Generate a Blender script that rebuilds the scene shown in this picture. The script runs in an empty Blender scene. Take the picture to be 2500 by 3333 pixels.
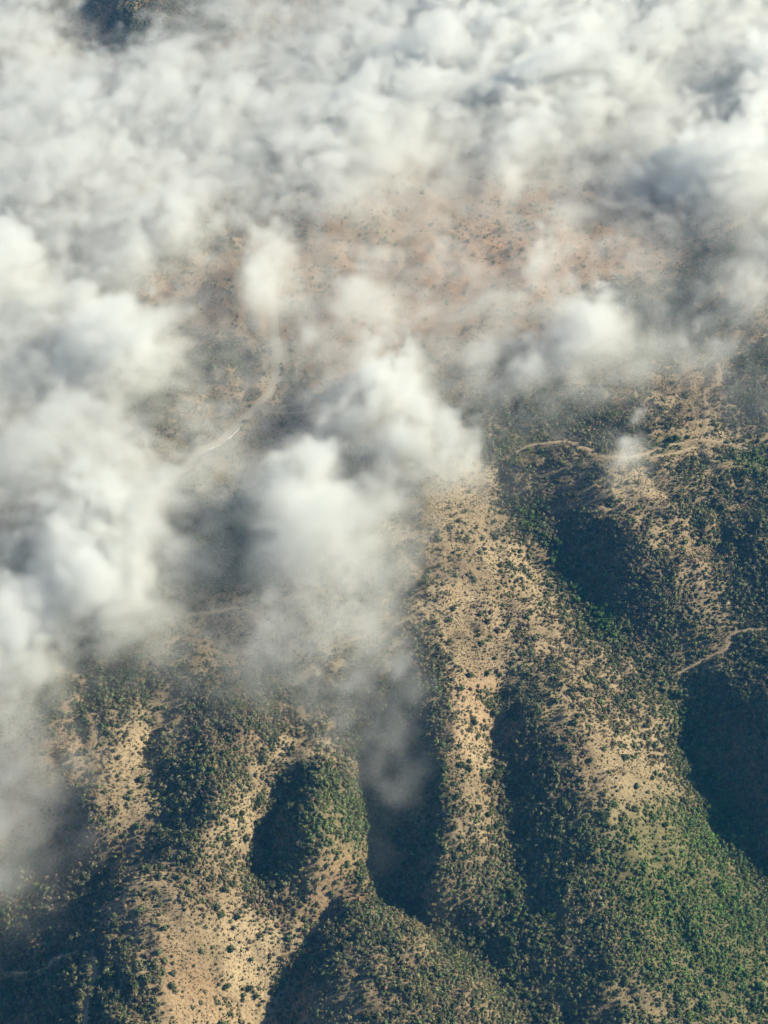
import bpy, bmesh, math, random
import numpy as np
from mathutils import Vector

random.seed(7)
rng = np.random.default_rng(11)
D = bpy.data
scene = bpy.context.scene
COL = scene.collection

# ------------------------------------------------------------------ camera
CAM_H = 1000.0
PITCH = math.radians(38.0)            # below the horizon
VFOV = math.radians(30.0)
IW, IH = 2500.0, 3333.0               # size of the photograph, for turning its pixels into directions
TV = math.tan(VFOV / 2); TH = TV * IW / IH
cam_data = D.cameras.new("camera")
cam_data.sensor_fit = 'VERTICAL'
cam_data.angle = VFOV
cam_data.clip_start = 1.0
cam_data.clip_end = 40000.0
cam = D.objects.new("camera", cam_data)
COL.objects.link(cam)
cam.location = (0, 0, CAM_H)
cam.rotation_euler = (math.pi / 2 - PITCH, 0, 0)
scene.camera = cam

# ------------------------------------------------------------------ sky, sun, exposure
SUN_EL, SUN_AZ = math.radians(30.0), math.radians(82.0)   # azimuth from +Y (away from the camera) towards +X (the right)
CLOUD_G = 0.4
HAZE = 3.9e-5
world = D.worlds.new("World"); scene.world = world
world.use_nodes = True
wn = world.node_tree.nodes; wn.clear()
w_out = wn.new("ShaderNodeOutputWorld"); w_bg = wn.new("ShaderNodeBackground"); w_sky = wn.new("ShaderNodeTexSky")
w_sky.sky_type = 'NISHITA'; w_sky.sun_disc = False
w_sky.sun_elevation = SUN_EL; w_sky.sun_rotation = SUN_AZ
w_sky.altitude = 900; w_sky.air_density = 1.2; w_sky.dust_density = 0.6; w_sky.ozone_density = 2.0
w_bg.inputs["Strength"].default_value = 0.05
world.node_tree.links.new(w_sky.outputs[0], w_bg.inputs[0])
world.node_tree.links.new(w_bg.outputs[0], w_out.inputs[0])
sd = D.lights.new("sun", 'SUN'); sd.energy = 5.0; sd.angle = math.radians(0.53); sd.color = (1.0, 0.88, 0.64)
sun = D.objects.new("sun", sd); COL.objects.link(sun)
sun_dir = Vector((math.sin(SUN_AZ) * math.cos(SUN_EL), math.cos(SUN_AZ) * math.cos(SUN_EL), math.sin(SUN_EL)))
sun.rotation_euler = sun_dir.to_track_quat('Z', 'Y').to_euler()
sun.location = sun_dir * 3000
vs = scene.view_settings
vs.view_transform = 'Standard'; vs.look = 'None'; vs.gamma = 1.0; vs.use_curve_mapping = False
vs.exposure = 1.05
cy = scene.cycles
cy.max_bounces = 8; cy.diffuse_bounces = 2; cy.glossy_bounces = 1; cy.transmission_bounces = 1
cy.volume_bounces = 5; cy.transparent_max_bounces = 128
cy.volume_step_rate = 2.2; cy.volume_max_steps = 256
cy.use_adaptive_sampling = True; cy.adaptive_threshold = 0.04
cy.use_denoising = True
try:
    cy.denoiser = 'OPENIMAGEDENOISE'
except Exception:
    pass
cy.caustics_reflective = False; cy.caustics_refractive = False

# ------------------------------------------------------------------ pixel -> place, place -> pixel
CP, SP = math.cos(PITCH), math.sin(PITCH)
def at(px, py, z):
    """Where the line of sight through a photo pixel meets the level z."""
    px = np.asarray(px, float); py = np.asarray(py, float)
    a = (px / IW - 0.5) * 2 * TH
    b = (0.5 - py / IH) * 2 * TV
    dx, dy, dz = a, CP + b * SP, -SP + b * CP
    t = (np.asarray(z, float) - CAM_H) / dz
    return dx * t, dy * t
def to_px(x, y, z):
    v = z - CAM_H
    depth = y * CP - v * SP
    up = y * SP + v * CP
    px = (x / depth / (2 * TH) + 0.5) * IW
    py = (0.5 - up / depth / (2 * TV)) * IH
    return px, py, depth

# ------------------------------------------------------------------ noise helpers
def bmat(n, m, period_off=0.0):
    """n sample positions spread over m lattice knots, cubic b-spline weights."""
    t = np.linspace(1, m - 2.001, n)
    i = np.floor(t).astype(int); f = t - i
    W = np.zeros((n, m), np.float32)
    w = [(1 - f) ** 3 / 6, (3 * f ** 3 - 6 * f ** 2 + 4) / 6, (-3 * f ** 3 + 3 * f ** 2 + 3 * f + 1) / 6, f ** 3 / 6]
    for k in range(4):
        W[np.arange(n), np.clip(i - 1 + k, 0, m - 1)] += w[k]
    return W
def noise3(shape, cells, seed):
    r = np.random.default_rng(seed)
    m = [max(5, int(c) + 4) for c in cells]
    L = r.standard_normal(m).astype(np.float32)
    for ax in range(3):
        L = np.moveaxis(np.tensordot(bmat(shape[ax], m[ax]), L, axes=(1, ax)), 0, ax)
    return L / (L.std() + 1e-6)
_lat = {}
def noise2(x, y, scale, seed):
    """smooth noise, roughly -1..1 (std about .5), any points"""
    if seed not in _lat:
        _lat[seed] = np.random.default_rng(seed).standard_normal((256, 256)).astype(np.float32)
    L = _lat[seed]
    u = np.asarray(x) / scale + 1000.3; v = np.asarray(y) / scale + 1000.7
    i = np.floor(u).astype(int); j = np.floor(v).astype(int)
    f = (u - i); g = (v - j)
    f = f * f * f * (f * (f * 6 - 15) + 10); g = g * g * g * (g * (g * 6 - 15) + 10)
    a = L[i & 255, j & 255]; b = L[(i + 1) & 255, j & 255]
    c = L[i & 255, (j + 1) & 255]; d = L[(i + 1) & 255, (j + 1) & 255]
    return (a * (1 - f) + b * f) * (1 - g) + (c * (1 - f) + d * f) * g
def fbm2(x, y, scale, seed, octaves=4, gain=0.5):
    s = 0; amp = 1.0; tot = 0
    for o in range(octaves):
        s = s + amp * noise2(x, y, scale / 2 ** o, seed + o); tot += amp; amp *= gain
    return s / tot

# ------------------------------------------------------------------ relief: valley floors and crests seen in the photograph (pixel, pixel, height)
VALLEYS = [
    [(1080,2180,-6),(1110,2320,-13),(1150,2450,-23),(1200,2600,-33),(1240,2750,-40),(1255,2870,-44),(1330,2960,-46),(1450,3040,-50),(1560,3120,-54),(1640,3200,-58),(1720,3320,-64),(1770,3450,-70)],
    [(1210,2875,-37),(1170,2885,-35),(1080,2950,-37),(1000,3080,-43),(930,3200,-49),(880,3333,-55),(850,3450,-60)],
    [(1050,2440,-5),(920,2530,-12),(870,2600,-17),(850,2720,-22),(820,2830,-29)],
    [(500,2380,-3),(490,2480,-8),(510,2600,-13),(500,2700,-18),(400,2760,-25),(250,2820,-35),(100,2880,-46),(-120,2960,-62)],
    [(1720,2160,-1),(1640,2220,-6),(1600,2330,-11),(1600,2450,-16),(1630,2580,-21),(1660,2680,-26),(1650,2800,-31),(1640,2950,-38),(1650,3100,-47),(1670,3220,-55)],
    [(1480,1500,-2),(1600,1570,-4),(1700,1660,-8),(1780,1760,-15),(1850,1880,-22),(1930,1990,-27),(2000,2070,-30),(2100,2150,-34),(2200,2220,-38),(2230,2330,-45),(2270,2480,-54),(2330,2620,-61),(2420,2740,-68),(2500,2840,-74),(2640,2980,-83),(2800,3120,-92),(2980,3280,-100)],
    [(2330,1750,-2),(2370,1900,-11),(2390,2050,-22),(2300,2140,-29),(2215,2205,-37)],
    [(2700,1930,-6),(2530,1990,-14),(2410,2045,-21)],
    [(150,80,4),(230,120,-4),(330,150,-10)],
]
CRESTS = [
    [(1215,2990,-27),(1240,3100,-20),(1280,3220,-18),(1320,3350,-20),(1330,3480,-23)],
    [(1160,2960,-28),(1090,3060,-27),(1030,3180,-31),(1000,3300,-35)], [(1290,2995,-33),(1400,3075,-35),(1490,3160,-37),(1570,3270,-42)],
    [(940,2620,-8),(920,2700,-14),(900,2780,-20)], [(1140,2540,-9),(1165,2640,-17),(1180,2740,-25)],
    [(1080,2480,0),(1050,2550,2),(1030,2650,0),(1030,2740,-6),(1060,2810,-15),(1120,2850,-27)],
    [(800,2300,7),(730,2450,8),(690,2620,3),(680,2760,-1),(650,2900,-5),(610,3050,-9),(570,3200,-13),(530,3350,-17),(500,3480,-20)],
    [(560,2800,-5),(430,2870,-6),(380,2980,-9),(370,3100,-12),(400,3250,-15),(430,3400,-18)],
    [(300,2100,8),(330,2250,9),(340,2400,6),(320,2550,1),(300,2680,-8)],
    [(1400,1590,10),(1450,1700,13),(1440,1850,14),(1430,2000,13),(1440,2150,11),(1460,2300,10),(1480,2450,7),(1480,2600,3),(1460,2720,-5),(1430,2850,-15),(1405,2930,-30)],
    [(1790,2190,0),(1850,2260,1),(1890,2350,1),(1920,2450,0),(1920,2600,-4),(1910,2750,-13),(1930,2900,-24),(1960,3050,-35),(2000,3200,-45),(2040,3350,-53),(2080,3480,-60)],
    [(1780,1470,3),(1900,1560,5),(2010,1640,12),(2060,1730,14),(2100,1830,5),(2150,1930,-7),(2185,2020,-19),(2215,2110,-30)],
    [(2500,1560,8),(2480,1700,5),(2560,1830,5),(2700,1850,6)],
    [(1690,2290,-2),(1700,2370,-4),(1715,2470,-8),(1735,2580,-12),(1765,2700,-17)],
    [(2330,2200,-27),(2420,2250,-19),(2520,2320,-12),(2600,2450,-16),(2680,2620,-31),(2800,2850,-55)],
    [(1620,1330,9),(1700,1300,12),(1760,1340,9)], [(1960,1300,8),(2080,1290,11),(2160,1340,7)],
    [(350,20,34),(420,60,24),(500,-60,40)], [(250,-80,36),(200,20,22)],
]
SPOTS = [(100,3080,-47),(0,3000,-60),(0,3333,-68),(180,3200,-35),(250,3150,-27),(-300,3100,-95),(-250,3450,-105),(2350,1300,0),(2420,1420,-2),(2200,1150,4),(2350,1000,10),(1500,1200,0),
         (1300,1250,-2),(1000,1350,-3),(800,1500,-4),(900,1150,-3),(600,1700,0),(900,1800,0),(1150,1900,2),(1000,2050,0),(800,2100,4),(600,2000,4),(100,1900,0),(0,2300,-2),
         (0,2600,-20),(150,2500,-2),(-200,2200,0),(-200,1600,0),(-100,1100,0),(300,1200,2),(1200,900,4),(1600,800,8),(700,850,8),(2300,700,14),(2100,850,0),(2450,850,3),
         (1900,600,4),(1200,500,0),(600,500,0),(0,500,0),(1800,300,0),(2500,300,0),(1000,100,6),(1600,0,0),(2400,0,0),(-100,0,0),(700,300,-4),(2700,600,10),(2700,1200,0),
         (-300,300,0),(-300,800,0),(2800,100,0),(2350,3100,-60),(2450,3300,-72),(2250,2800,-47),(2200,3333,-58),(2700,3350,-92),(2120,2650,-19),(2150,3000,-42),(2350,2900,-60),(2470,3020,-69),(2300,2980,-54),(900,2950,-31),(870,3080,-37),(960,2930,-31),(2900,2400,-14),(2900,2000,-4)]
pts = []
for line in VALLEYS + CRESTS:
    P = np.array(line, float)
    X, Y = at(P[:, 0], P[:, 1], P[:, 2])
    for k in range(len(P) - 1):
        n = max(1, int(math.hypot(X[k + 1] - X[k], Y[k + 1] - Y[k]) / 14))
        for q in range(n):
            f = q / n
            pts.append((X[k] + f * (X[k + 1] - X[k]), Y[k] + f * (Y[k + 1] - Y[k]), P[k, 2] + f * (P[k + 1, 2] - P[k, 2])))
    pts.append((X[-1], Y[-1], P[-1, 2]))
for px, py, z in SPOTS:
    x, y = at(px, py, z); pts.append((float(x), float(y), z))
pts = np.array(pts)
C_RBF = 7.0
def kern(d2):
    return np.sqrt(d2 + C_RBF ** 2)
n = len(pts)
d2 = (pts[:, None, 0] - pts[None, :, 0]) ** 2 + (pts[:, None, 1] - pts[None, :, 1]) ** 2
A = np.zeros((n + 1, n + 1)); A[:n, :n] = kern(d2) - np.eye(n) * 3.0; A[:n, n] = 1; A[n, :n] = 1
sol = np.linalg.solve(A, np.append(pts[:, 2], 0))
def relief_at(x, y):
    sh = np.shape(x); x = np.ravel(x).astype(np.float32); y = np.ravel(y).astype(np.float32)
    out = np.empty(x.size, np.float32); p = pts.astype(np.float32); w = sol[:n].astype(np.float32)
    for s in range(0, x.size, 20000):
        e = s + 20000
        dd = (x[s:e, None] - p[None, :, 0]) ** 2 + (y[s:e, None] - p[None, :, 1]) ** 2
        out[s:e] = np.sqrt(dd + C_RBF ** 2) @ w + sol[n]
    return out.reshape(sh)

# inner fine grid, then widening rows out to the horizon
STEP = 2.3
def axis(lo, hi, far_lo, far_hi):
    a = list(np.arange(lo, hi + .01, STEP))
    s, v = STEP, a[0]
    left = []
    while v > far_lo:
        s *= 1.35; v -= s; left.append(v)
    s, v = STEP, a[-1]
    right = []
    while v < far_hi:
        s *= 1.35; v += s; right.append(v)
    return np.array(left[::-1] + a + right)
AX, AY = axis(-640, 640, -9000, 9000), axis(640, 2560, -5000, 16000)
NX, NY = len(AX), len(AY)
GX, GY = np.meshgrid(AX, AY)                      # rows are Y
cx, cyy = np.clip(GX, -720, 720), np.clip(GY, 560, 2700)
Z = relief_at(cx, cyy).astype(float)
away = np.hypot(GX - cx, GY - cyy)
fade = np.clip(1 - away / 1500, 0, 1)
Z = Z * fade + fbm2(GX, GY, 900, 40, 4) * 60 * (1 - fade)
far_amt = np.clip((GY - 1150) / 500, 0, 1)
Z += fbm2(GX, GY, 150, 50, 3) * (2.0 + 5.0 * far_amt)
gully = np.abs(fbm2(GX, GY, 46, 60, 3))
Z += (gully - 0.3) * 5.5 + fbm2(GX, GY, 14, 70, 3) * 1.2

# ------------------------------------------------------------------ tracks: (name, width, pixels)
TRACKS = [
    ("road", 9.0, [(850,780),(872,860),(884,950),(893,1050),(905,1150),(900,1220),(870,1290),(800,1362),(720,1425),(650,1482),(560,1560),(460,1660),(380,1800)]),
    ("track", 3.4, [(850,1330),(960,1342),(1090,1318)]),
    ("path", 2.6, [(2345,1180),(2342,1240),(2296,1285),(2304,1335),(2302,1385),(2278,1432)]),
    ("track", 3.6, [(1640,1500),(1700,1462),(1780,1436),(1870,1440),(1930,1468),(2000,1490),(2100,1480),(2170,1452),(2260,1436),(2350,1440),(2430,1462),(2500,1490),(2620,1530)]),
    ("track", 2.6, [(2110,1496),(2190,1474),(2270,1462),(2340,1490)]),
    ("track", 3.8, [(20,3165),(140,3155),(180,3120),(240,3098),(290,3103),(313,3140),(310,3180),(290,3220),(285,3270),(280,3333),(272,3430)]),
    ("path", 2.0, [(180,2120),(200,2180),(268,2210),(285,2270),(310,2335),(316,2395),(304,2450)]),
    ("path", 2.4, [(610,2000),(700,1985),(780,1985),(860,2012)]),
    ("path", 2.2, [(1070,2115),(1130,2095),(1200,2068)]),
    ("track", 2.8, [(2560,1050),(2490,1090),(2430,1130),(2375,1172)]),
    ("path", 2.2, [(1245,750),(1300,820),(1300,870),(1260,930)]),
    ("path", 2.4, [(1690,1065),(1760,1045),(1830,1026)]),
    ("path", 2.6, [(2560,2040),(2470,2046),(2392,2062),(2352,2118),(2280,2160),(2205,2195)]),
    ("path", 2.6, [(2210,790),(2300,770),(2370,745),(2440,705)]),
]
def grid_z(x, y):
    i = np.clip(np.searchsorted(AX, x) - 1, 0, NX - 2); j = np.clip(np.searchsorted(AY, y) - 1, 0, NY - 2)
    f = (x - AX[i]) / (AX[i + 1] - AX[i]); g = (y - AY[j]) / (AY[j + 1] - AY[j])
    return (Z[j, i] * (1 - f) + Z[j, i + 1] * f) * (1 - g) + (Z[j + 1, i] * (1 - f) + Z[j + 1, i + 1] * f) * g
def drop(px, py):
    """the ground point seen through a pixel"""
    a = (px / IW - .5) * 2 * TH; b = (.5 - py / IH) * 2 * TV
    d = np.array([a, CP + b * SP, -SP + b * CP])
    lo, hi = (60 - CAM_H) / d[2], (-110 - CAM_H) / d[2]
    for t in np.linspace(lo, hi, 300):
        if CAM_H + d[2] * t < grid_z(np.array(d[0] * t), np.array(d[1] * t)):
            break
    return d[0] * t, d[1] * t
def spline(p, step):
    p = np.array(p); q = np.vstack([2 * p[0] - p[1], p, 2 * p[-1] - p[-2]])
    out = []
    for k in range(1, len(q) - 2):
        L = np.linalg.norm(q[k + 1] - q[k]); m = max(2, int(L / step))
        t = (np.arange(m) / m)[:, None]
        out.append(0.5 * (2 * q[k] + (q[k + 1] - q[k - 1]) * t + (2 * q[k - 1] - 5 * q[k] + 4 * q[k + 1] - q[k + 2]) * t ** 2 + (-q[k - 1] + 3 * q[k] - 3 * q[k + 1] + q[k + 2]) * t ** 3))
    out.append(p[-1:])
    return np.vstack(out)
track_lines = []
track_near = np.full(GX.shape, 1e3)               # distance to the nearest track edge
for kind, width, pix in TRACKS:
    width *= {'path': .85, 'track': .62, 'road': .85}[kind]
    c = spline([drop(*p) for p in pix], 2.0)
    c = c + np.stack([noise2(c[:, 0], c[:, 1], 22, 81), noise2(c[:, 0], c[:, 1], 22, 82)], 1) * 0.8
    z = grid_z(c[:, 0], c[:, 1])
    w = 9 if kind != "road" else 25
    zp = np.pad(z, w, mode='edge'); z = np.convolve(zp, np.ones(2 * w + 1) / (2 * w + 1), 'valid')
    track_lines.append((kind, width, c, z))
    x0, x1 = np.searchsorted(AX, [c[:, 0].min() - 30, c[:, 0].max() + 30]); y0, y1 = np.searchsorted(AY, [c[:, 1].min() - 30, c[:, 1].max() + 30])
    sx, sy = GX[y0:y1, x0:x1], GY[y0:y1, x0:x1]
    best = np.full(sx.shape, 1e9); bz = np.zeros(sx.shape)
    for k in range(len(c)):
        dd = (sx - c[k, 0]) ** 2 + (sy - c[k, 1]) ** 2
        m = dd < best; best[m] = dd[m]; bz[m] = z[k]
    best = np.sqrt(best)
    t = np.clip((best - width * 0.5 - 2.6) / (width * 0.6 + 3), 0, 1); t = t * t * (3 - 2 * t)
    Z[y0:y1, x0:x1] = (bz - 0.12) * (1 - t) + Z[y0:y1, x0:x1] * t
    track_near[y0:y1, x0:x1] = np.minimum(track_near[y0:y1, x0:x1], best - width * 0.5)

# ------------------------------------------------------------------ how much brush covers the slopes, read off the photograph, one digit per 100 pixels
BRUSH = """
5556777554455555555555555
5556665554455555555555555
5555555555555555555555555
5555555555555555555555555
5555555555555555555555555
4444444444442222333444555
4444444444432111322232444
4444444433222111232223445
4444444133222111222213568
4444432222222222222366753
4444422222222222223467636
4444447733222222233568878
4444456655433334665532137
4444553333333336778885136
4444433333333346646775234
4444444333333333865533665
5555556664433221476345787
5555556776544323369965577
5555556764444423448987378
5555544343444643446988548
5556653333444642345698626
5678753344445772256688458
5768526875688862675678887
4646337886389963985556898
3344378861379964986334999
3345378848879964996434999
3466277649789974896545899
4786588478679975898755899
9997348786359978877767878
9985324686387879877678887
9988332334887789988777788
9888532337766778988777667
9999833446655788998756646
9999833446655788998756646
"""
def digit_map(text):
    return np.array([[int(c) for c in row] for row in text.split()], float)
BR = digit_map(BRUSH)
def sample_map(M, px, py):
    u = np.clip(px / 100 - .5, 0, M.shape[1] - 1.001); v = np.clip(py / 100 - .5, 0, M.shape[0] - 1.001)
    i = u.astype(int); j = v.astype(int); f = u - i; g = v - j
    return (M[j, i] * (1 - f) + M[j, i + 1] * f) * (1 - g) + (M[j + 1, i] * (1 - f) + M[j + 1, i + 1] * f) * g
def brush_at(x, y, z):
    px, py, d = to_px(x, y, z)
    px = px + noise2(x, y, 30, 90) * 26 + noise2(x, y, 11, 91) * 14
    py = py + noise2(x, y, 30, 92) * 20 + noise2(x, y, 11, 93) * 12
    b = sample_map(BR, px, py) / 9.0
    return np.clip(b + .03 + .09 * np.clip(b * 5 - 1, 0, 1) + fbm2(x, y, 60, 95, 3) * 0.10, 0, 1)
# leafier, greener ground: (px, py, rx, ry, amount)
LUSH = [(2250,2950,260,330,1.0),(2100,2750,160,160,.6),(1975,2010,60,70,1.0),(1865,1860,35,90,.6),(1730,1690,35,45,.5),(1150,2680,110,150,.7),(2420,3200,160,200,.7),(1700,3000,160,200,.35),
        (1700,1450,80,40,.8),(2180,1440,90,30,.7),(2450,1500,90,40,.9),(1000,2650,120,120,.3),(2200,2300,70,120,.5),(2330,2600,60,200,.6)]
def lush_at(px, py):
    s = 0
    for a, b, rx, ry, k in LUSH:
        s = s + k * np.exp(-((px - a) / rx) ** 2 - ((py - b) / ry) ** 2)
    return np.clip(s, 0, 1)

# ------------------------------------------------------------------ material helpers
def new_mat(name):
    m = D.materials.new(name); m.use_nodes = True
    nt = m.node_tree; nt.nodes.clear()
    out = nt.nodes.new("ShaderNodeOutputMaterial"); b = nt.nodes.new("ShaderNodeBsdfPrincipled")
    b.inputs["Roughness"].default_value = 0.9
    b.inputs["Specular IOR Level"].default_value = 0.15
    nt.links.new(b.outputs[0], out.inputs[0])
    return m, nt, b
def nz(nt, scale, detail=4.0, rough=0.55, coord=None):
    t = nt.nodes.new("ShaderNodeTexNoise"); t.inputs["Scale"].default_value = scale; t.inputs["Detail"].default_value = detail; t.inputs["Roughness"].default_value = rough
    if coord is not None: nt.links.new(coord, t.inputs["Vector"])
    return t.outputs["Fac"]
def ramp(nt, fac, stops):
    r = nt.nodes.new("ShaderNodeValToRGB"); e = r.color_ramp.elements
    e[0].position, e[0].color = stops[0][0], (*stops[0][1], 1)
    e[1].position, e[1].color = stops[-1][0], (*stops[-1][1], 1)
    for p, c in stops[1:-1]:
        q = e.new(p); q.color = (*c, 1)
    nt.links.new(fac, r.inputs[0]); return r.outputs[0]
def mix(nt, fac, a, b, blend='MIX'):
    m = nt.nodes.new("ShaderNodeMix"); m.data_type = 'RGBA'; m.blend_type = blend
    for s, v in ((m.inputs["Factor"], fac), (m.inputs["A"], a), (m.inputs["B"], b)):
        if isinstance(v, bpy.types.NodeSocket): nt.links.new(v, s)
        elif isinstance(v, (int, float)): s.default_value = v
        else: s.default_value = (*v, 1)
    return m.outputs["Result"]
def math_n(nt, op, a, b=0.0, clamp=False):
    m = nt.nodes.new("ShaderNodeMath"); m.operation = op; m.use_clamp = clamp
    for s, v in ((m.inputs[0], a), (m.inputs[1], b)):
        if isinstance(v, bpy.types.NodeSocket): nt.links.new(v, s)
        else: s.default_value = v
    return m.outputs[0]

# ------------------------------------------------------------------ terrain
me = D.meshes.new("terrain")
idx = np.arange(NX * NY).reshape(NY, NX)
quads = np.stack([idx[:-1, :-1], idx[:-1, 1:], idx[1:, 1:], idx[1:, :-1]], -1).reshape(-1, 4)
me.vertices.add(NX * NY); me.vertices.foreach_set("co", np.stack([GX, GY, Z], -1).astype(np.float32).ravel())
me.loops.add(quads.size); me.loops.foreach_set("vertex_index", quads.astype(np.int32).ravel())
me.polygons.add(len(quads)); me.polygons.foreach_set("loop_start", (np.arange(len(quads)) * 4).astype(np.int32))
me.update(calc_edges=True)
me.polygons.foreach_set("use_smooth", np.ones(len(quads), bool))
BRV = brush_at(GX, GY, Z)
PXV, PYV, _ = to_px(GX, GY, Z)
LUV = lush_at(PXV, PYV)
# soil colour: straw, pale sandy and rusty patches, dark leaf litter under brush, dust along tracks
def lerp3(A_, B_, t): return A_ + (B_ - A_) * np.clip(t, 0, 1)[..., None]
one = np.ones(GX.shape + (1,))
soil = lerp3(one * (.19, .148, .092), one * (.315, .252, .160), fbm2(GX, GY, 38, 300, 4) * .55 + .5)
soil = lerp3(soil, one * (.30, .185, .105), (fbm2(GX, GY, 110, 310, 3) - .25) * .4 + np.clip((1450 - PYV) / 500, 0, .75))
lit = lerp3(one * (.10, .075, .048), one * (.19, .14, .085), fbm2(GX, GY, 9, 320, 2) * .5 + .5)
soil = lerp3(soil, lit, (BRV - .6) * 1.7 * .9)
soil = lerp3(soil, one * (.085, .095, .035), LUV * .7)
soil = lerp3(soil, one * (.33, .26, .165), np.clip(1 - track_near / 2.5, 0, 1) * .6)
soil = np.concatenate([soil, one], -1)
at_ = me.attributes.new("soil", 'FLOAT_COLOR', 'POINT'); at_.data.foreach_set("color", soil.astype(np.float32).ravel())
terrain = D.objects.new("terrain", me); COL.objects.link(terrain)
terrain["kind"] = "structure"; terrain["label"] = "dry tan hillsides cut by steep ravines"
m, nt, b = new_mat("dry_ground")
geo = nt.nodes.new("ShaderNodeNewGeometry"); pos = geo.outputs["Position"]
def attr(nt, name, t='GEOMETRY', out="Fac"):
    a = nt.nodes.new("ShaderNodeAttribute"); a.attribute_name = name; a.attribute_type = t; return a.outputs[out]
fine = nz(nt, 0.42, 4, .72, pos)
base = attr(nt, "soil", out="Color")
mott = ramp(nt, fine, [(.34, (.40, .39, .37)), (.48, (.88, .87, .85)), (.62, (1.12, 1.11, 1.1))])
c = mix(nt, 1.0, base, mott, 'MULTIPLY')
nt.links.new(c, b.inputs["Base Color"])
bump = nt.nodes.new("ShaderNodeBump"); bump.inputs["Strength"].default_value = 0.7; bump.inputs["Distance"].default_value = 0.9
nt.links.new(fine, bump.inputs["Height"]); nt.links.new(bump.outputs[0], b.inputs["Normal"])
me.materials.append(m)

# ------------------------------------------------------------------ roads and tracks, draped on ground levelled for them
def track_mat(name, lo, hi, rut):
    m, nt, b = new_mat(name)
    g = nt.nodes.new("ShaderNodeNewGeometry").outputs["Position"]
    base = ramp(nt, nz(nt, 0.25, 4, .6, g), [(.35, lo), (.65, hi)])
    u = attr(nt, "across")
    wave = math_n(nt, 'ABSOLUTE', math_n(nt, 'SUBTRACT', math_n(nt, 'ABSOLUTE', u), 0.5))
    rutf = math_n(nt, 'SUBTRACT', 1.0, math_n(nt, 'MULTIPLY', wave, 5.0), True)
    nt.links.new(mix(nt, math_n(nt, 'MULTIPLY', rutf, 0.6), base, rut), b.inputs["Base Color"])
    return m
M_ROAD = track_mat("road_gravel", (.31, .27, .215), (.39, .34, .275), (.27, .235, .19))
M_TRACK = track_mat("track_dust", (.29, .225, .145), (.37, .295, .195), (.31, .24, .155))
M_PATH = track_mat("path_dust", (.27, .205, .135), (.34, .265, .175), (.25, .19, .12))
LABELS_TRACK = {"road": "pale two-lane road curving through the fog", "track": "narrow dirt track across the dry hills", "path": "thin footpath worn into dry grass"}
for kind, width, c, z in track_lines:
    bm = bmesh.new(); lay = bm.verts.layers.float.new("across")
    t = np.gradient(c, axis=0); t /= np.linalg.norm(t, axis=1)[:, None] + 1e-9
    nrm = np.stack([-t[:, 1], t[:, 0]], 1)
    prev = None
    for k in range(len(c)):
        ww = width * (1 + (0.22 if kind != 'road' else 0.05) * float(noise2(c[k, 0], c[k, 1], 9, 85)))
        row = []
        for u in (-1, -.5, 0, .5, 1):
            e = ww * .5 * u + (0.3 * float(noise2(c[k, 0] * 1.7, c[k, 1] + 40 * u, 4, 86)) if abs(u) == 1 else 0)
            v = bm.verts.new((c[k, 0] + nrm[k, 0] * e, c[k, 1] + nrm[k, 1] * e, z[k] + 0.10 - (0.16 if abs(u) == 1 else 0)))
            v[lay] = u; row.append(v)
        if prev:
            for q in range(4): bm.faces.new((prev[q], prev[q + 1], row[q + 1], row[q]))
        prev = row
    bmesh.ops.recalc_face_normals(bm, faces=bm.faces)
    mm = D.meshes.new(kind); bm.to_mesh(mm); bm.free()
    nm = {"road": "road", "track": "dirt_track", "path": "footpath"}[kind]
    o = D.objects.new(nm, mm); COL.objects.link(o); mm.materials.append({"road": M_ROAD, "track": M_TRACK, "path": M_PATH}[kind])
    o["kind"] = "structure"; o["label"] = LABELS_TRACK[kind]

# ------------------------------------------------------------------ guardrails along the outer edge of the road
m, nt, b = new_mat("galvanised_rail"); b.inputs["Base Color"].default_value = (.85, .85, .83, 1); b.inputs["Roughness"].default_value = .45
M_RAIL = m
m, nt, b = new_mat("rail_post"); b.inputs["Base Color"].default_value = (.35, .33, .30, 1); M_POST = m
rk, rw, rc, rz = track_lines[0]
rt = np.gradient(rc, axis=0); rt /= np.linalg.norm(rt, axis=1)[:, None]
rpx, rpy, _ = to_px(rc[:, 0], rc[:, 1], rz)
def road_edge(px):
    k = int(np.argmin(np.abs(rpx - px) + np.where(rpy < 1350, 1e4, 0) + np.where(rpy > 1520, 1e4, 0)))
    nx, ny = rt[k, 1], -rt[k, 0]
    s = 1 if nx > 0 else -1
    return Vector((rc[k, 0] + s * nx * (rw * .5 + .9), rc[k, 1] + s * ny * (rw * .5 + .9), rz[k]))
def bar(name, a, b_, w, h, mat, parent):
    d = (b_ - a); L = d.length; d.normalize(); s = Vector((-d.y, d.x, 0)).normalized(); up = d.cross(s) * -1 if d.cross(s).z < 0 else d.cross(s)
    bm = bmesh.new()
    # a W-shaped beam profile
    prof = [(-w, -h), (w, -h * .75), (w, -h * .35), (0, 0), (w, h * .35), (w, h * .75), (-w, h)]
    r0 = [bm.verts.new(a + s * p + up * q) for p, q in prof]; r1 = [bm.verts.new(b_ + s * p + up * q) for p, q in prof]
    for k in range(len(prof)):
        j = (k + 1) % len(prof); bm.faces.new((r0[k], r0[j], r1[j], r1[k]))
    bm.faces.new(r0[::-1]); bm.faces.new(r1)
    bmesh.ops.recalc_face_normals(bm, faces=bm.faces)
    mm = D.meshes.new(name); bm.to_mesh(mm); bm.free(); mm.materials.append(mat)
    o = D.objects.new(name, mm); COL.objects.link(o); o.parent = parent
    return o
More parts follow.
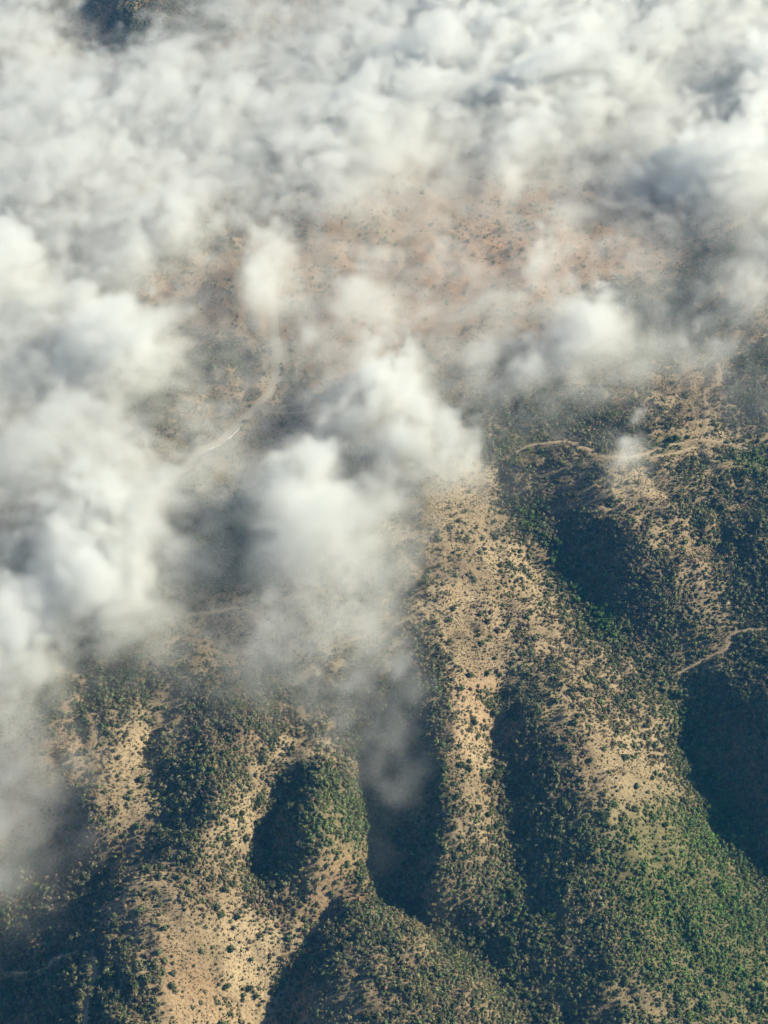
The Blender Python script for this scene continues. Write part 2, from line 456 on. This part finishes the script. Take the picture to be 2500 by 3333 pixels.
for pa, pb, gaps, lab in ((668, 706, (.63, .78), "pale metal guardrail on the road edge beside dark brush, farther down the bend"), (733, 769, (.30, .40), "pale metal guardrail on the road edge, nearer the bend's curve")):
    p0, p1 = road_edge(pa), road_edge(pb)
    g = D.objects.new("guardrail", None); COL.objects.link(g); g.location = p0
    g["label"] = lab; g["category"] = "guardrail"; g["group"] = "guardrails along the road"
    up = Vector((0, 0, .62)); d = p1 - p0
    for a, e in ((0, gaps[0]), (gaps[1], 1.0)):
        bar("rail", d * a + up, d * e + up, .40, .52, M_RAIL, g)
        npost = max(2, int(d.length * (e - a) / 4))
        for q in range(npost + 1):
            f = a + (e - a) * q / npost
            base = d * f
            bm = bmesh.new(); bmesh.ops.create_cube(bm, size=1)
            for v in bm.verts: v.co = Vector((v.co.x * .15, v.co.y * .15, v.co.z * 1.1)) + base + Vector((-.45, .45, .30))
            mm = D.meshes.new("post"); bm.to_mesh(mm); bm.free(); mm.materials.append(M_POST)
            o = D.objects.new("post", mm); COL.objects.link(o); o.parent = g

# ------------------------------------------------------------------ how thick the low cloud is, read off the photograph, one digit per 100 pixels
CLOUD = """
8840035665678899999999988
8852456656788899999988778
6876887667888999999888669
8888888887688988888876668
8898778877888877887767778
8778777668888765765568999
7888876666786543534443677
7888887454445443345344436
9878864277345564374353125
9964443387377645556523356
8899754365677556658841232
8889983345555546568876641
8789844444469944434421122
7766345443798532222000011
8888645545457985100161000
8888886568746655210010000
7889985589986311100000000
7898874369987311000000000
6799974368887311000000000
7899853356776300000000000
9878642366777410000000000
9733443476666400000000000
8421111233444310000000000
7421010010344310000000000
6542000000033200000000000
7531000000013200000000000
7521000000011000000000000
6310000000001000000000000
5200000000000000000000000
3100000000000000000000000
1000000000000000000000000
0000000000000000000000000
0000000000000000000000000
0000000000000000000000000
"""
CL = digit_map(CLOUD)

# ------------------------------------------------------------------ brush: small leafy shrubs
def foliage_mat(name, source):
    m, nt, b = new_mat(name)
    g = nt.nodes.new("ShaderNodeNewGeometry")
    if source == "instancer":
        base = attr(nt, "tint", 'INSTANCER', "Color")
    else:
        base = nt.nodes.new("ShaderNodeObjectInfo").outputs["Color"]
    r = math_n(nt, 'ADD', math_n(nt, 'MULTIPLY', g.outputs["Random Per Island"], 0.7), 0.65)
    comb = nt.nodes.new("ShaderNodeCombineColor")
    for k in range(3): nt.links.new(r, comb.inputs[k])
    nt.links.new(mix(nt, 1.0, base, comb.outputs[0], 'MULTIPLY'), b.inputs["Base Color"])
    b.inputs["Roughness"].default_value = .75
    return m
M_FOL_I, M_FOL_O = foliage_mat("brush_leaves", "instancer"), foliage_mat("shrub_leaves", "object")
m, nt, b = new_mat("bark"); b.inputs["Base Color"].default_value = (.10, .07, .045, 1); M_BARK = m

def shrub_mesh(name, seed, lobes, leaves, size, sub=1):
    """unit shrub: several leafy lobes low to the ground, loose leaf sprays standing out of them"""
    r = random.Random(seed); bm = bmesh.new()
    L = []
    for k in range(lobes):
        a = r.uniform(0, 6.283); d = r.uniform(.1, .55) if k else 0
        L.append((Vector((math.cos(a) * d, math.sin(a) * d, r.uniform(.28, .62))), r.uniform(.36, .62)))
    for c, rad in L:
        res = bmesh.ops.create_icosphere(bm, subdivisions=sub, radius=rad * .86)
        for v in res["verts"]:
            v.co = Vector((v.co.x, v.co.y, v.co.z * .95)) * r.uniform(.72, 1.22) + c
            v.co.z = max(v.co.z, -.12)
    for k in range(leaves):
        c, rad = r.choice(L)
        n = Vector((r.gauss(0, 1), r.gauss(0, 1), r.gauss(.35, .9))).normalized()
        p = c + n * rad * r.uniform(.75, 1.12)
        if p.z < 0: continue
        t = n.orthogonal().normalized(); t = (t * math.cos(k) + n.cross(t) * math.sin(k)); u = (n * r.uniform(.2, 1) + t.cross(n) * r.uniform(-1, 1)).normalized()
        s = size * r.uniform(.6, 1.4)
        bm.faces.new([bm.verts.new(p - t * s * .5), bm.verts.new(p + t * s * .5), bm.verts.new(p + u * s * 1.1)])
    mm = D.meshes.new(name); bm.to_mesh(mm); bm.free()
    return mm
variants = D.collections.new("brush_kinds")
for k in range(7):
    mm = shrub_mesh("brush_kind", 100 + k, 3 + k % 3, 40, .30)
    mm.materials.append(M_FOL_I)
    variants.objects.link(D.objects.new("brush_kind", mm))

# candidate places
sp = 2.15
gx, gy = np.meshgrid(np.arange(-640, 640, sp), np.arange(690, 2560, sp))
gx = (gx + rng.uniform(-.5, .5, gx.shape) * sp).ravel(); gy = (gy + rng.uniform(-.5, .5, gy.shape) * sp).ravel()
gz = grid_z(gx, gy); px, py, dep = to_px(gx, gy, gz)
ok = (px > -160) & (px < IW + 160) & (py > -160) & (py < IH + 200)
gx, gy, gz, px, py, dep = (v[ok] for v in (gx, gy, gz, px, py, dep))
bz_ = brush_at(gx, gy, gz)
def near_track(x, y):
    i = np.clip(np.searchsorted(AX, x), 0, NX - 1); j = np.clip(np.searchsorted(AY, y), 0, NY - 1)
    return track_near[j, i]
clump = fbm2(gx, gy, 5.5, 120, 2) * 0.22
keep_p = np.clip(bz_ ** 1.15 * 1.2 - .03 + clump * (1 - np.abs(2 * bz_ - 1)) , 0.02, 1)
gap = (fbm2(gx, gy, 5.0, 124, 2) > .40 + 1.6 * np.clip(bz_ - .68, 0, 1)) & (bz_ < .97)
keep_p = np.where(gap, keep_p * .25, keep_p)
keep = (rng.random(gx.size) < keep_p) & (near_track(gx, gy) > .9)
gx, gy, gz, px, py, dep, bz_ = (v[keep] for v in (gx, gy, gz, px, py, dep, bz_))
N = gx.size
rad = np.exp(rng.normal(math.log(1.4), .32, N)) * (0.75 + .5 * bz_)
rad = rad * (1 + .30 * fbm2(gx, gy, 34, 150, 3))
alone = (bz_ < .5)
small = alone & (rng.random(N) < .45)
rad = np.where(small, rng.uniform(.45, .95, N), rad)
big = rng.random(N) < np.where(alone, .05, .035)
rad = np.where(big, rng.uniform(2.6, 3.6, N), np.clip(rad, .5, 3.0))
lush = lush_at(px, py) + 0.0
# leaf colours: grey-green chaparral, dark green, olive, dry brown
pal = np.array([(.116, .118, .060), (.080, .096, .042), (.134, .130, .064), (.150, .120, .076), (.084, .114, .038)])
which = rng.choice(4, N, p=[.36, .27, .22, .15])
brown = fbm2(gx, gy, 120, 130, 3) > .33
which = np.where(brown & (rng.random(N) < .45), 3, which)
which = np.where(small & (rng.random(N) < .6), 3, which)
which = np.where(big, 1, which)
tint = pal[which]
lm = (np.clip(lush, 0, 1) * rng.uniform(.45, 1.0, N))[:, None]
tint = tint * (1 - lm) + np.array((.076, .136, .030)) * lm
tint = tint * rng.uniform(.75, 1.3, (N, 1)) * (1 + rng.normal(0, .06, (N, 3)))
tint = np.clip(tint, .01, .3)
hgt = rng.uniform(.75, 1.15, N)
tx, ty = np.meshgrid(np.arange(-420, 420, 1.75), np.arange(690, 1900, 1.75))
tx = (tx + rng.uniform(-.6, .6, tx.shape) * 1.75).ravel(); ty = (ty + rng.uniform(-.6, .6, ty.shape) * 1.75).ravel()
tz = grid_z(tx, ty); tpx, tpy, tdep = to_px(tx, ty, tz); tb = brush_at(tx, ty, tz)
tk = (tpx > -60) & (tpx < IW + 60) & (tpy > 1100) & (tpy < IH + 100) & (near_track(tx, ty) > .8) & (rng.random(tx.size) < np.clip(.68 - .5 * tb + .5 * fbm2(tx, ty, 14, 140, 3), 0, .9))
M_ = int(tk.sum())
gx, gy, gz, px, py, dep = (np.concatenate([u, v[tk]]) for u, v in ((gx, tx), (gy, ty), (gz, tz), (px, tpx), (py, tpy), (dep, tdep)))
rad = np.concatenate([rad, rng.uniform(.32, .95, M_)]); hgt = np.concatenate([hgt, rng.uniform(.6, 1.0, M_)])
tcol = np.array([(.13, .095, .058), (.10, .085, .048), (.16, .125, .075), (.085, .085, .042)])[rng.choice(4, M_)] * rng.uniform(.8, 1.2, (M_, 1))
tint = np.concatenate([tint, tcol]); N = gx.size
rotz = rng.uniform(0, 6.283, N)

# the 300 that show largest become shrubs of their own
haze_here = sample_map(CL, px, py)
score = np.where((px > 5) & (px < IW - 5) & (py > 5) & (py < IH - 5) & (haze_here < 2.2), rad / dep * (1 - .06 * haze_here), 0)
single = np.argsort(-score)[:300]
ZONES = [
    (620, 3050, "shrub standing alone on the bare tan spur beside the looped dirt track", "shrubs dotted over the bare tan spur"),
    (200, 3000, "shrub on the blue-shaded slope that falls away from the looped dirt track", "shrubs on the shaded slope by the looped track"),
    (1200, 3150, "shrub on the rounded brushy dome between two gullies", "shrubs on the rounded brushy dome"),
    (1050, 2650, "shrub on the steep round-topped spur beside the deep shaded ravine", "shrubs on the spur beside the deep ravine"),
    (700, 2600, "shrub on the brushy spur with pale bare patches along its gully", "shrubs on the spur with pale bare patches"),
    (320, 2300, "shrub beside the thin footpath on the foggy brown slope", "shrubs on the foggy brown slope"),
    (1320, 2600, "shrub in the deep shaded ravine filled with thin mist", "shrubs in the misty shaded ravine"),
    (1530, 2300, "shrub on the narrow tan ridge between two dark ravines", "shrubs on the narrow tan ridge"),
    (1640, 2900, "shrub in the narrow dark gully below the tan ridge", "shrubs in the narrow dark gully"),
    (2000, 2500, "shrub on the broad speckled hill of pale soil", "shrubs on the broad speckled hill"),
    (2200, 3050, "shrub on the lush lower flank of the broad hill", "shrubs on the lush lower flank"),
    (2420, 2500, "shrub in the large shadowed ravine below the sandy wash", "shrubs in the large shadowed ravine"),
    (1550, 1850, "shrub on the smooth tan slope above the tree-lined ravine", "shrubs on the smooth tan slope"),
    (2050, 1850, "shrub on the shaded hill facing the tree-lined ravine", "shrubs on the shaded hill"),
    (2350, 1750, "shrub on the hilltop beside the curved dirt track", "shrubs on the hilltop by the curved track"),
    (2150, 1300, "shrub on the low mound beside the winding footpath", "shrubs on the low mound by the footpath"),
]
zc = np.array([(a, b_) for a, b_, _, _ in ZONES])
proto = []
for k in range(6):
    mm = shrub_mesh("shrub", 300 + k, 4 + k % 3, 150, .24, 2); mm.materials.append(M_FOL_O); proto.append(mm)
for i in single:
    z_i = int(np.argmin((zc[:, 0] - px[i]) ** 2 + (zc[:, 1] - py[i]) ** 2))
    o = D.objects.new("shrub", proto[int(rng.integers(6))]); COL.objects.link(o)
    o.location = (gx[i], gy[i], gz[i] - .1); o.rotation_euler = (0, 0, rotz[i]); o.scale = (rad[i], rad[i], rad[i] * hgt[i])
    o.color = (*tint[i], 1)
    hue = "bright green" if tint[i][1] > tint[i][0] * 1.35 and tint[i][1] > .08 else "brownish" if tint[i][0] > tint[i][1] else "olive green" if tint[i][1] > .088 else "dark green"
    size = "large " if rad[i] > 3.2 else "" if rad[i] > 2.5 else "smaller "
    o["label"] = size + hue + " " + ZONES[z_i][2]; o["group"] = ZONES[z_i][3]; o["category"] = "shrub"

rest = np.setdiff1d(np.arange(N), single)
pm = D.meshes.new("brush")
pm.vertices.add(len(rest)); pm.vertices.foreach_set("co", np.stack([gx[rest], gy[rest], gz[rest] - .1], -1).astype(np.float32).ravel())
def put(nm, typ, val, field="value"):
    a = pm.attributes.new(nm, typ, 'POINT'); a.data.foreach_set(field, np.ascontiguousarray(val).ravel())
put("size", 'FLOAT_VECTOR', np.stack([rad, rad, rad * hgt], -1)[rest].astype(np.float32), "vector")
put("turn", 'FLOAT_VECTOR', np.stack([rotz * 0, rotz * 0, rotz], -1)[rest].astype(np.float32), "vector")
put("variant", 'INT', rng.integers(0, 7, len(rest)).astype(np.int32))
put("tint", 'FLOAT_COLOR', np.concatenate([tint, np.ones((N, 1))], 1)[rest].astype(np.float32), "color")
brush = D.objects.new("brush_undergrowth", pm); COL.objects.link(brush)
brush["kind"] = "stuff"; brush["label"] = "dense low chaparral brush covering the slopes"; brush["category"] = "brush"
ng = D.node_groups.new("brush_scatter", 'GeometryNodeTree')
ng.interface.new_socket("Geometry", in_out='INPUT', socket_type='NodeSocketGeometry'); ng.interface.new_socket("Geometry", in_out='OUTPUT', socket_type='NodeSocketGeometry')
gi, go = ng.nodes.new("NodeGroupInput"), ng.nodes.new("NodeGroupOutput")
iop = ng.nodes.new("GeometryNodeInstanceOnPoints"); ci = ng.nodes.new("GeometryNodeCollectionInfo")
ci.inputs["Collection"].default_value = variants; ci.inputs["Separate Children"].default_value = True; ci.inputs["Reset Children"].default_value = True
def named(typ, nm):
    q = ng.nodes.new("GeometryNodeInputNamedAttribute"); q.data_type = typ; q.inputs["Name"].default_value = nm
    return q.outputs["Attribute"]
ng.links.new(gi.outputs[0], iop.inputs["Points"]); ng.links.new(ci.outputs[0], iop.inputs["Instance"])
iop.inputs["Pick Instance"].default_value = True
ng.links.new(named('INT', "variant"), iop.inputs["Instance Index"])
ng.links.new(named('FLOAT_VECTOR', "size"), iop.inputs["Scale"])
ng.links.new(named('FLOAT_VECTOR', "turn"), iop.inputs["Rotation"])
ng.links.new(iop.outputs[0], go.inputs[0])
md = brush.modifiers.new("scatter", 'NODES'); md.node_group = ng
print("shrubs", N)

# ------------------------------------------------------------------ trees in the ravine bottoms
TREE_LINES = [
    ([(1690,1650),(1780,1765),(1850,1885),(1930,1995),(2005,2070)], 34, 30, "round green tree in the tree-lined ravine below the smooth tan slope", "trees along the ravine below the tan slope", (.062, .112, .026)),
    ([(2200,2230),(2232,2340),(2275,2490),(2335,2630),(2425,2750),(2495,2840)], 26, 22, "dark green tree along the edge of the large shadowed ravine", "trees along the large shadowed ravine", (.058, .098, .026)),
    ([(1640,2880),(1650,3000),(1660,3120),(1690,3240)], 14, 30, "dark tree in the bottom of the narrow shaded gully", "trees in the narrow shaded gully", (.045, .065, .024)),
    ([(2160,1440),(2200,1432)], 4, 16, "round tree beside the curved dirt track on the grassy flat", "trees by the curved dirt track", (.05, .08, .024)),
    ([(2420,1480),(2480,1500)], 5, 14, "bright green bushy tree in the green patch below the curved track", "trees in the green patch by the track", (.065, .11, .024)),
]
tp = []
for k in range(4):
    crown = shrub_mesh("crown", 500 + k, 7, 260, .2, 2)
    for v in crown.vertices: v.co.z += .35
    crown.materials.append(M_FOL_O)
    bm = bmesh.new()
    r0 = [bm.verts.new((math.cos(a) * .09, math.sin(a) * .09, -.1)) for a in np.arange(7) * .8976]
    r1 = [bm.verts.new((math.cos(a) * .06 + .02, math.sin(a) * .06, .35)) for a in np.arange(7) * .8976]
    for q in range(7): bm.faces.new((r0[q], r0[(q + 1) % 7], r1[(q + 1) % 7], r1[q]))
    for ang in (0.4, 2.5, 4.6):                      # three limbs rising into the crown
        d = Vector((math.cos(ang) * .38, math.sin(ang) * .38, .42)); s0 = Vector((.02, 0, .32)); s = d.cross(Vector((0, 0, 1))).normalized() * .035; t = s.cross(d).normalized() * .035
        a0 = [bm.verts.new(s0 + s), bm.verts.new(s0 + t), bm.verts.new(s0 - s)]; a1 = [bm.verts.new(s0 + d + s * .4), bm.verts.new(s0 + d + t * .4), bm.verts.new(s0 + d - s * .4)]
        for q in range(3): bm.faces.new((a0[q], a0[(q + 1) % 3], a1[(q + 1) % 3], a1[q]))
    trunk = D.meshes.new("trunk"); bm.to_mesh(trunk); bm.free(); trunk.materials.append(M_BARK)
    tp.append((crown, trunk))
for line, cnt, spread, lab, grp, tc in TREE_LINES:
    P = np.array(line, float)
    for k in range(cnt):
        f = (k + random.random() * .8) / cnt * (len(P) - 1); j = min(int(f), len(P) - 2); q = P[j] + (P[j + 1] - P[j]) * (f - j)
        x, y = drop(q[0] + random.gauss(0, spread * .6), q[1] + random.gauss(0, spread * .4))
        zz = float(grid_z(np.array(x), np.array(y)))
        t = D.objects.new("tree", None); COL.objects.link(t); s = random.uniform(2.3, 3.7)
        t.location = (x, y, zz); t.rotation_euler = (0, 0, random.uniform(0, 6.28)); t.scale = (s, s, s * random.uniform(.85, 1.1))
        t["label"] = lab; t["category"] = "tree"; t["group"] = grp
        crown, trunk = random.choice(tp)
        for nm, mm in (("crown", crown), ("trunk", trunk)):
            o = D.objects.new(nm, mm); COL.objects.link(o); o.parent = t
            kk = random.uniform(.75, 1.25); o.color = (tc[0] * kk, tc[1] * kk, tc[2] * kk, 1)
# ------------------------------------------------------------------ low cloud lying on the hills
VOX = 3.7
LO = np.array((-700.0, 820.0, -50.0)); HI = np.array((700.0, 2620.0, 115.0))
nx, ny, nzv = [int(round((HI[k] - LO[k]) / VOX)) + 1 for k in range(3)]
vx = np.linspace(LO[0], HI[0], nx); vy = np.linspace(LO[1], HI[1], ny); vz = np.linspace(LO[2], HI[2], nzv)
CX, CY = np.meshgrid(vx, vy, indexing='ij')
gz_ = grid_z(CX.ravel(), CY.ravel()).reshape(CX.shape)
def blur(a, r):
    k = np.ones(2 * r + 1) / (2 * r + 1)
    for _ in range(2):
        a = np.apply_along_axis(lambda v: np.convolve(np.pad(v, r, mode='edge'), k, 'valid'), 0, a)
        a = np.apply_along_axis(lambda v: np.convolve(np.pad(v, r, mode='edge'), k, 'valid'), 1, a)
    return a
gsm = blur(gz_, 10)
base_z = np.maximum(gsm, -30) + 6
cpx, cpy, _ = to_px(CX, CY, base_z + 20)
op = sample_map(CL, cpx + fbm2(CX, CY, 40, 200, 3) * 40, cpy + fbm2(CX, CY, 40, 205, 3) * 34) / 9.0
# the sheet opens over the brown flat beyond the road and over the slopes with the winding footpath
op = op * (1 - .22 * np.exp(-((cpx - 1500) / 520) ** 2 - ((cpy - 850) / 300) ** 2) - .35 * np.exp(-((cpx - 2200) / 330) ** 2 - ((cpy - 1300) / 130) ** 2) - .25 * np.exp(-((cpx - 850) / 140) ** 2 - ((cpy - 1280) / 190) ** 2))
# bright separate puffs: (px, py, rx, ry, amount)
PUFFS = [(870,860,85,115,.35),(1775,790,75,65,.5),(1450,835,95,55,.35),(1950,1060,140,90,.45),(2210,1175,140,55,.35),(1290,1260,110,100,.5),(1370,1400,120,80,.35),(1480,1470,120,80,.4),(1730,1200,55,55,.45),
         (2085,1430,60,55,.45),(2310,530,170,85,.5),(1150,960,120,110,.35),(440,1190,170,120,.4),(1000,1590,120,150,.35),(60,930,90,120,.4),(60,2090,80,120,.4),(300,1850,200,200,.3),(600,720,120,90,.3),(2480,300,60,130,.4),(1640,560,90,50,.4),(1850,700,60,50,.35),(1580,900,60,45,.35),(1400,1000,70,50,.3),(2350,880,80,50,.35),(2120,900,70,50,.3),(1010,1080,60,60,.3),(1650,1010,90,60,.35),(2420,960,70,40,.35),(750,520,90,60,.3),(1200,380,120,70,.25),(1750,420,120,60,.25),(620,1330,60,50,.3),(740,1080,50,60,.25)]
puff = np.zeros_like(op)
for a, b_, rx, ry, k in PUFFS:
    puff = np.maximum(puff, k * np.clip(1.35 - np.sqrt(((cpx - a) / rx) ** 2 + ((cpy - b_) / ry) ** 2), 0, 1))
op_t = np.clip(op + puff * .45, 0, 1)
shape = (nx, ny, nzv)
ext = HI - LO
# smoke-like noise: lumps and wisps, warped, drawn out along the wind
_L3 = np.random.default_rng(77).standard_normal((40, 40, 40)).astype(np.float32)
def vnoise(x, y, z, s, off):
    def prep(v, o):
        v = v / s + o; i = np.floor(v).astype(np.int32); f = v - i
        return i % 40, (i + 1) % 40, f * f * (3 - 2 * f)
    i0, i1, f = prep(x, 100.3 + off); j0, j1, g = prep(y, 200.1 + off * 1.7); k0, k1, h = prep(z, 300.7 + off * 2.3)
    F = _L3.ravel()
    def row(i, j):
        b0 = (i * 40 + j) * 40
        return F[b0 + k0] * (1 - h) + F[b0 + k1] * h
    return (row(i0, j0) * (1 - f) + row(i1, j0) * f) * (1 - g) + (row(i0, j1) * (1 - f) + row(i1, j1) * f) * g
ca, sa = math.cos(math.radians(38)), math.sin(math.radians(38))
QX = (CX * ca + CY * sa).astype(np.float32)[:, :, None] / 1.1 + np.zeros(nzv, np.float32)
QY = (-CX * sa + CY * ca).astype(np.float32)[:, :, None] + np.zeros(nzv, np.float32)
QZ = (vz.astype(np.float32) * 1.15)[None, None, :] + np.zeros((nx, ny, 1), np.float32)
w1 = vnoise(QX, QY, QZ, 70, 1.0); w2 = vnoise(QX, QY, QZ, 70, 9.0); w3 = vnoise(QX, QY, QZ, 26, 17.0)
QX = QX + 9 * w1 + 2.5 * w3; QY = QY + 9 * w2 - 2.5 * w3; QZ = QZ + 3 * w3
bil = np.zeros(shape, np.float32); wis = np.zeros(shape, np.float32)
for sc_, wgt, off in ((72, .7, 3.1), (36, .95, 5.7), (21, 1.0, 8.3), (12.5, .9, 11.9), (7.6, .7, 14.2)):
    q = vnoise(QX, QY, QZ, sc_, off)
    bil += wgt * (np.abs(q) - .42 if sc_ < 80 else .5 * q); wis += wgt * q
bil = .68 * bil / bil.std() + .45 * wis / wis.std()
del QX, QY, QZ, w1, w2, w3, wis
H = (14 + 44 * blur(op, 3) ** 1.2 + 16 * puff)[:, :, None]
hh = (vz[None, None, :] - base_z[:, :, None]) / H
def sst(a, b_, v):
    t = np.clip((v - a) / (b_ - a), 0, 1); return t * t * (3 - 2 * t)
hw = hh - bil * .36
prof = sst(-.25, .12, hw) * (1 - sst(.45, 1.0, hw))
dens = prof * np.clip(op_t[:, :, None] * 1.3 - .15 + bil * .72 * (.3 + op_t[:, :, None]), 0, 2.2)
hv = hh - bil * .10
veil = sst(-.3, .1, hv) * (1 - sst(.25, .9, hv)) * np.clip(1 + .6 * bil, .05, 3)
above = (vz[None, None, :] > gz_[:, :, None] - 6)
dens *= above; veil *= above
want = -np.log(1 - .945 * np.clip(op_t, 0, 1) ** 1.45) * .86
share = .12 + .58 * op_t
gain = np.clip(want * share / (blur(dens.sum(2) * VOX, 5) + .15), 0, .25)
mist = .06 * np.clip((1500 - cpy) / 300, 0, 1) * np.clip(op * 3, 0, 1)
gain2 = np.clip((want * (1 - share) + mist) / (blur(veil.sum(2) * VOX, 4) + .15), 0, .1)
dens = dens * gain[:, :, None] + veil * gain2[:, :, None]
edge = np.minimum(np.minimum(np.arange(nx), np.arange(nx)[::-1])[:, None], np.minimum(np.arange(ny), np.arange(ny)[::-1])[None, :])
dens *= np.clip(edge / 8.0, 0, 1)[:, :, None]
dens[:, :, -1] = 0; dens[:, :, 0] = 0
dens[dens < 2e-4] = 0
print("cloud", shape, "filled", float((dens > 0).mean()), "max", float(dens.max()))
cm = D.meshes.new("clouds")
cm.vertices.add(nx * ny * nzv)
co = np.empty((nx, ny, nzv, 3), np.float32); co[..., 0] = vx[:, None, None]; co[..., 1] = vy[None, :, None]; co[..., 2] = vz[None, None, :]
cm.vertices.foreach_set("co", co.ravel()); del co
a = cm.attributes.new("d", 'FLOAT', 'POINT'); a.data.foreach_set("value", dens.astype(np.float32).ravel())
clouds = D.objects.new("clouds", cm); COL.objects.link(clouds)
clouds["kind"] = "stuff"; clouds["label"] = "white low cloud and drifting fog lying over the hills"; clouds["category"] = "clouds"
m = D.materials.new("cloud_vapour"); m.use_nodes = True
nt = m.node_tree; nt.nodes.clear()
o_ = nt.nodes.new("ShaderNodeOutputMaterial"); pv = nt.nodes.new("ShaderNodeVolumePrincipled")
pv.inputs["Color"].default_value = (.945, .965, .965, 1); pv.inputs["Density"].default_value = 1.0; pv.inputs["Anisotropy"].default_value = CLOUD_G
nt.links.new(pv.outputs[0], o_.inputs["Volume"])
ng = D.node_groups.new("cloud_field", 'GeometryNodeTree')
ng.interface.new_socket("Geometry", in_out='INPUT', socket_type='NodeSocketGeometry'); ng.interface.new_socket("Geometry", in_out='OUTPUT', socket_type='NodeSocketGeometry')
gi, go = ng.nodes.new("NodeGroupInput"), ng.nodes.new("NodeGroupOutput")
vc = ng.nodes.new("GeometryNodeVolumeCube"); si = ng.nodes.new("GeometryNodeSampleIndex"); si.data_type = 'FLOAT'; si.domain = 'POINT'; si.clamp = True
vc.inputs["Min"].default_value = LO; vc.inputs["Max"].default_value = HI
for nm, v in (("Resolution X", nx), ("Resolution Y", ny), ("Resolution Z", nzv)): vc.inputs[nm].default_value = v
na = ng.nodes.new("GeometryNodeInputNamedAttribute"); na.data_type = 'FLOAT'; na.inputs["Name"].default_value = "d"
ng.links.new(gi.outputs[0], si.inputs["Geometry"]); ng.links.new(na.outputs["Attribute"], si.inputs["Value"])
p_ = ng.nodes.new("GeometryNodeInputPosition"); sx = ng.nodes.new("ShaderNodeSeparateXYZ"); ng.links.new(p_.outputs[0], sx.inputs[0])
def gm(op_, a_, b__):
    q = ng.nodes.new("ShaderNodeMath"); q.operation = op_
    for s, v in ((q.inputs[0], a_), (q.inputs[1], b__)):
        if isinstance(v, bpy.types.NodeSocket): ng.links.new(v, s)
        else: s.default_value = v
    return q.outputs[0]
ij = []
for k, nn in enumerate((nx, ny, nzv)):
    d_ = (HI[k] - LO[k]) / (nn - 1)
    ij.append(gm('ROUND', gm('DIVIDE', gm('SUBTRACT', sx.outputs[k], float(LO[k])), float(d_)), 0.0))
# whole-number arithmetic: single precision floats cannot hold an index of several million exactly
def im(op_, a_, b__):
    q = ng.nodes.new("FunctionNodeIntegerMath"); q.operation = op_
    for s, v in ((q.inputs[0], a_), (q.inputs[1], b__)):
        if isinstance(v, bpy.types.NodeSocket): ng.links.new(v, s)
        else: s.default_value = v
    return q.outputs[0]
ii = im('ADD', im('MULTIPLY', im('ADD', im('MULTIPLY', ij[0], ny), ij[1]), nzv), ij[2])
ng.links.new(ii, si.inputs["Index"]); ng.links.new(si.outputs[0], vc.inputs["Density"])
sm = ng.nodes.new("GeometryNodeSetMaterial"); sm.inputs["Material"].default_value = m
ng.links.new(vc.outputs[0], sm.inputs[0]); ng.links.new(sm.outputs[0], go.inputs[0])
md = clouds.modifiers.new("field", 'NODES'); md.node_group = ng
# ------------------------------------------------------------------ thin blue air between the aircraft and the hills
bm = bmesh.new(); bmesh.ops.create_cube(bm, size=1)
for v in bm.verts: v.co = ((v.co.x) * 19000, v.co.y * 23000 + 5800, (v.co.z + .5) * 1260 - 240)
hm = D.meshes.new("haze"); bm.to_mesh(hm); bm.free()
haze = D.objects.new("haze", hm); COL.objects.link(haze); haze["kind"] = "stuff"; haze["label"] = "thin blue haze filling the air over the hills"
m = D.materials.new("blue_air"); m.use_nodes = True; nt = m.node_tree; nt.nodes.clear()
o_ = nt.nodes.new("ShaderNodeOutputMaterial"); pv = nt.nodes.new("ShaderNodeVolumePrincipled")
pv.inputs["Color"].default_value = (.05, .40, 1, 1); pv.inputs["Density"].default_value = HAZE; pv.inputs["Anisotropy"].default_value = 0.1
nt.links.new(pv.outputs[0], o_.inputs["Volume"]); hm.materials.append(m)
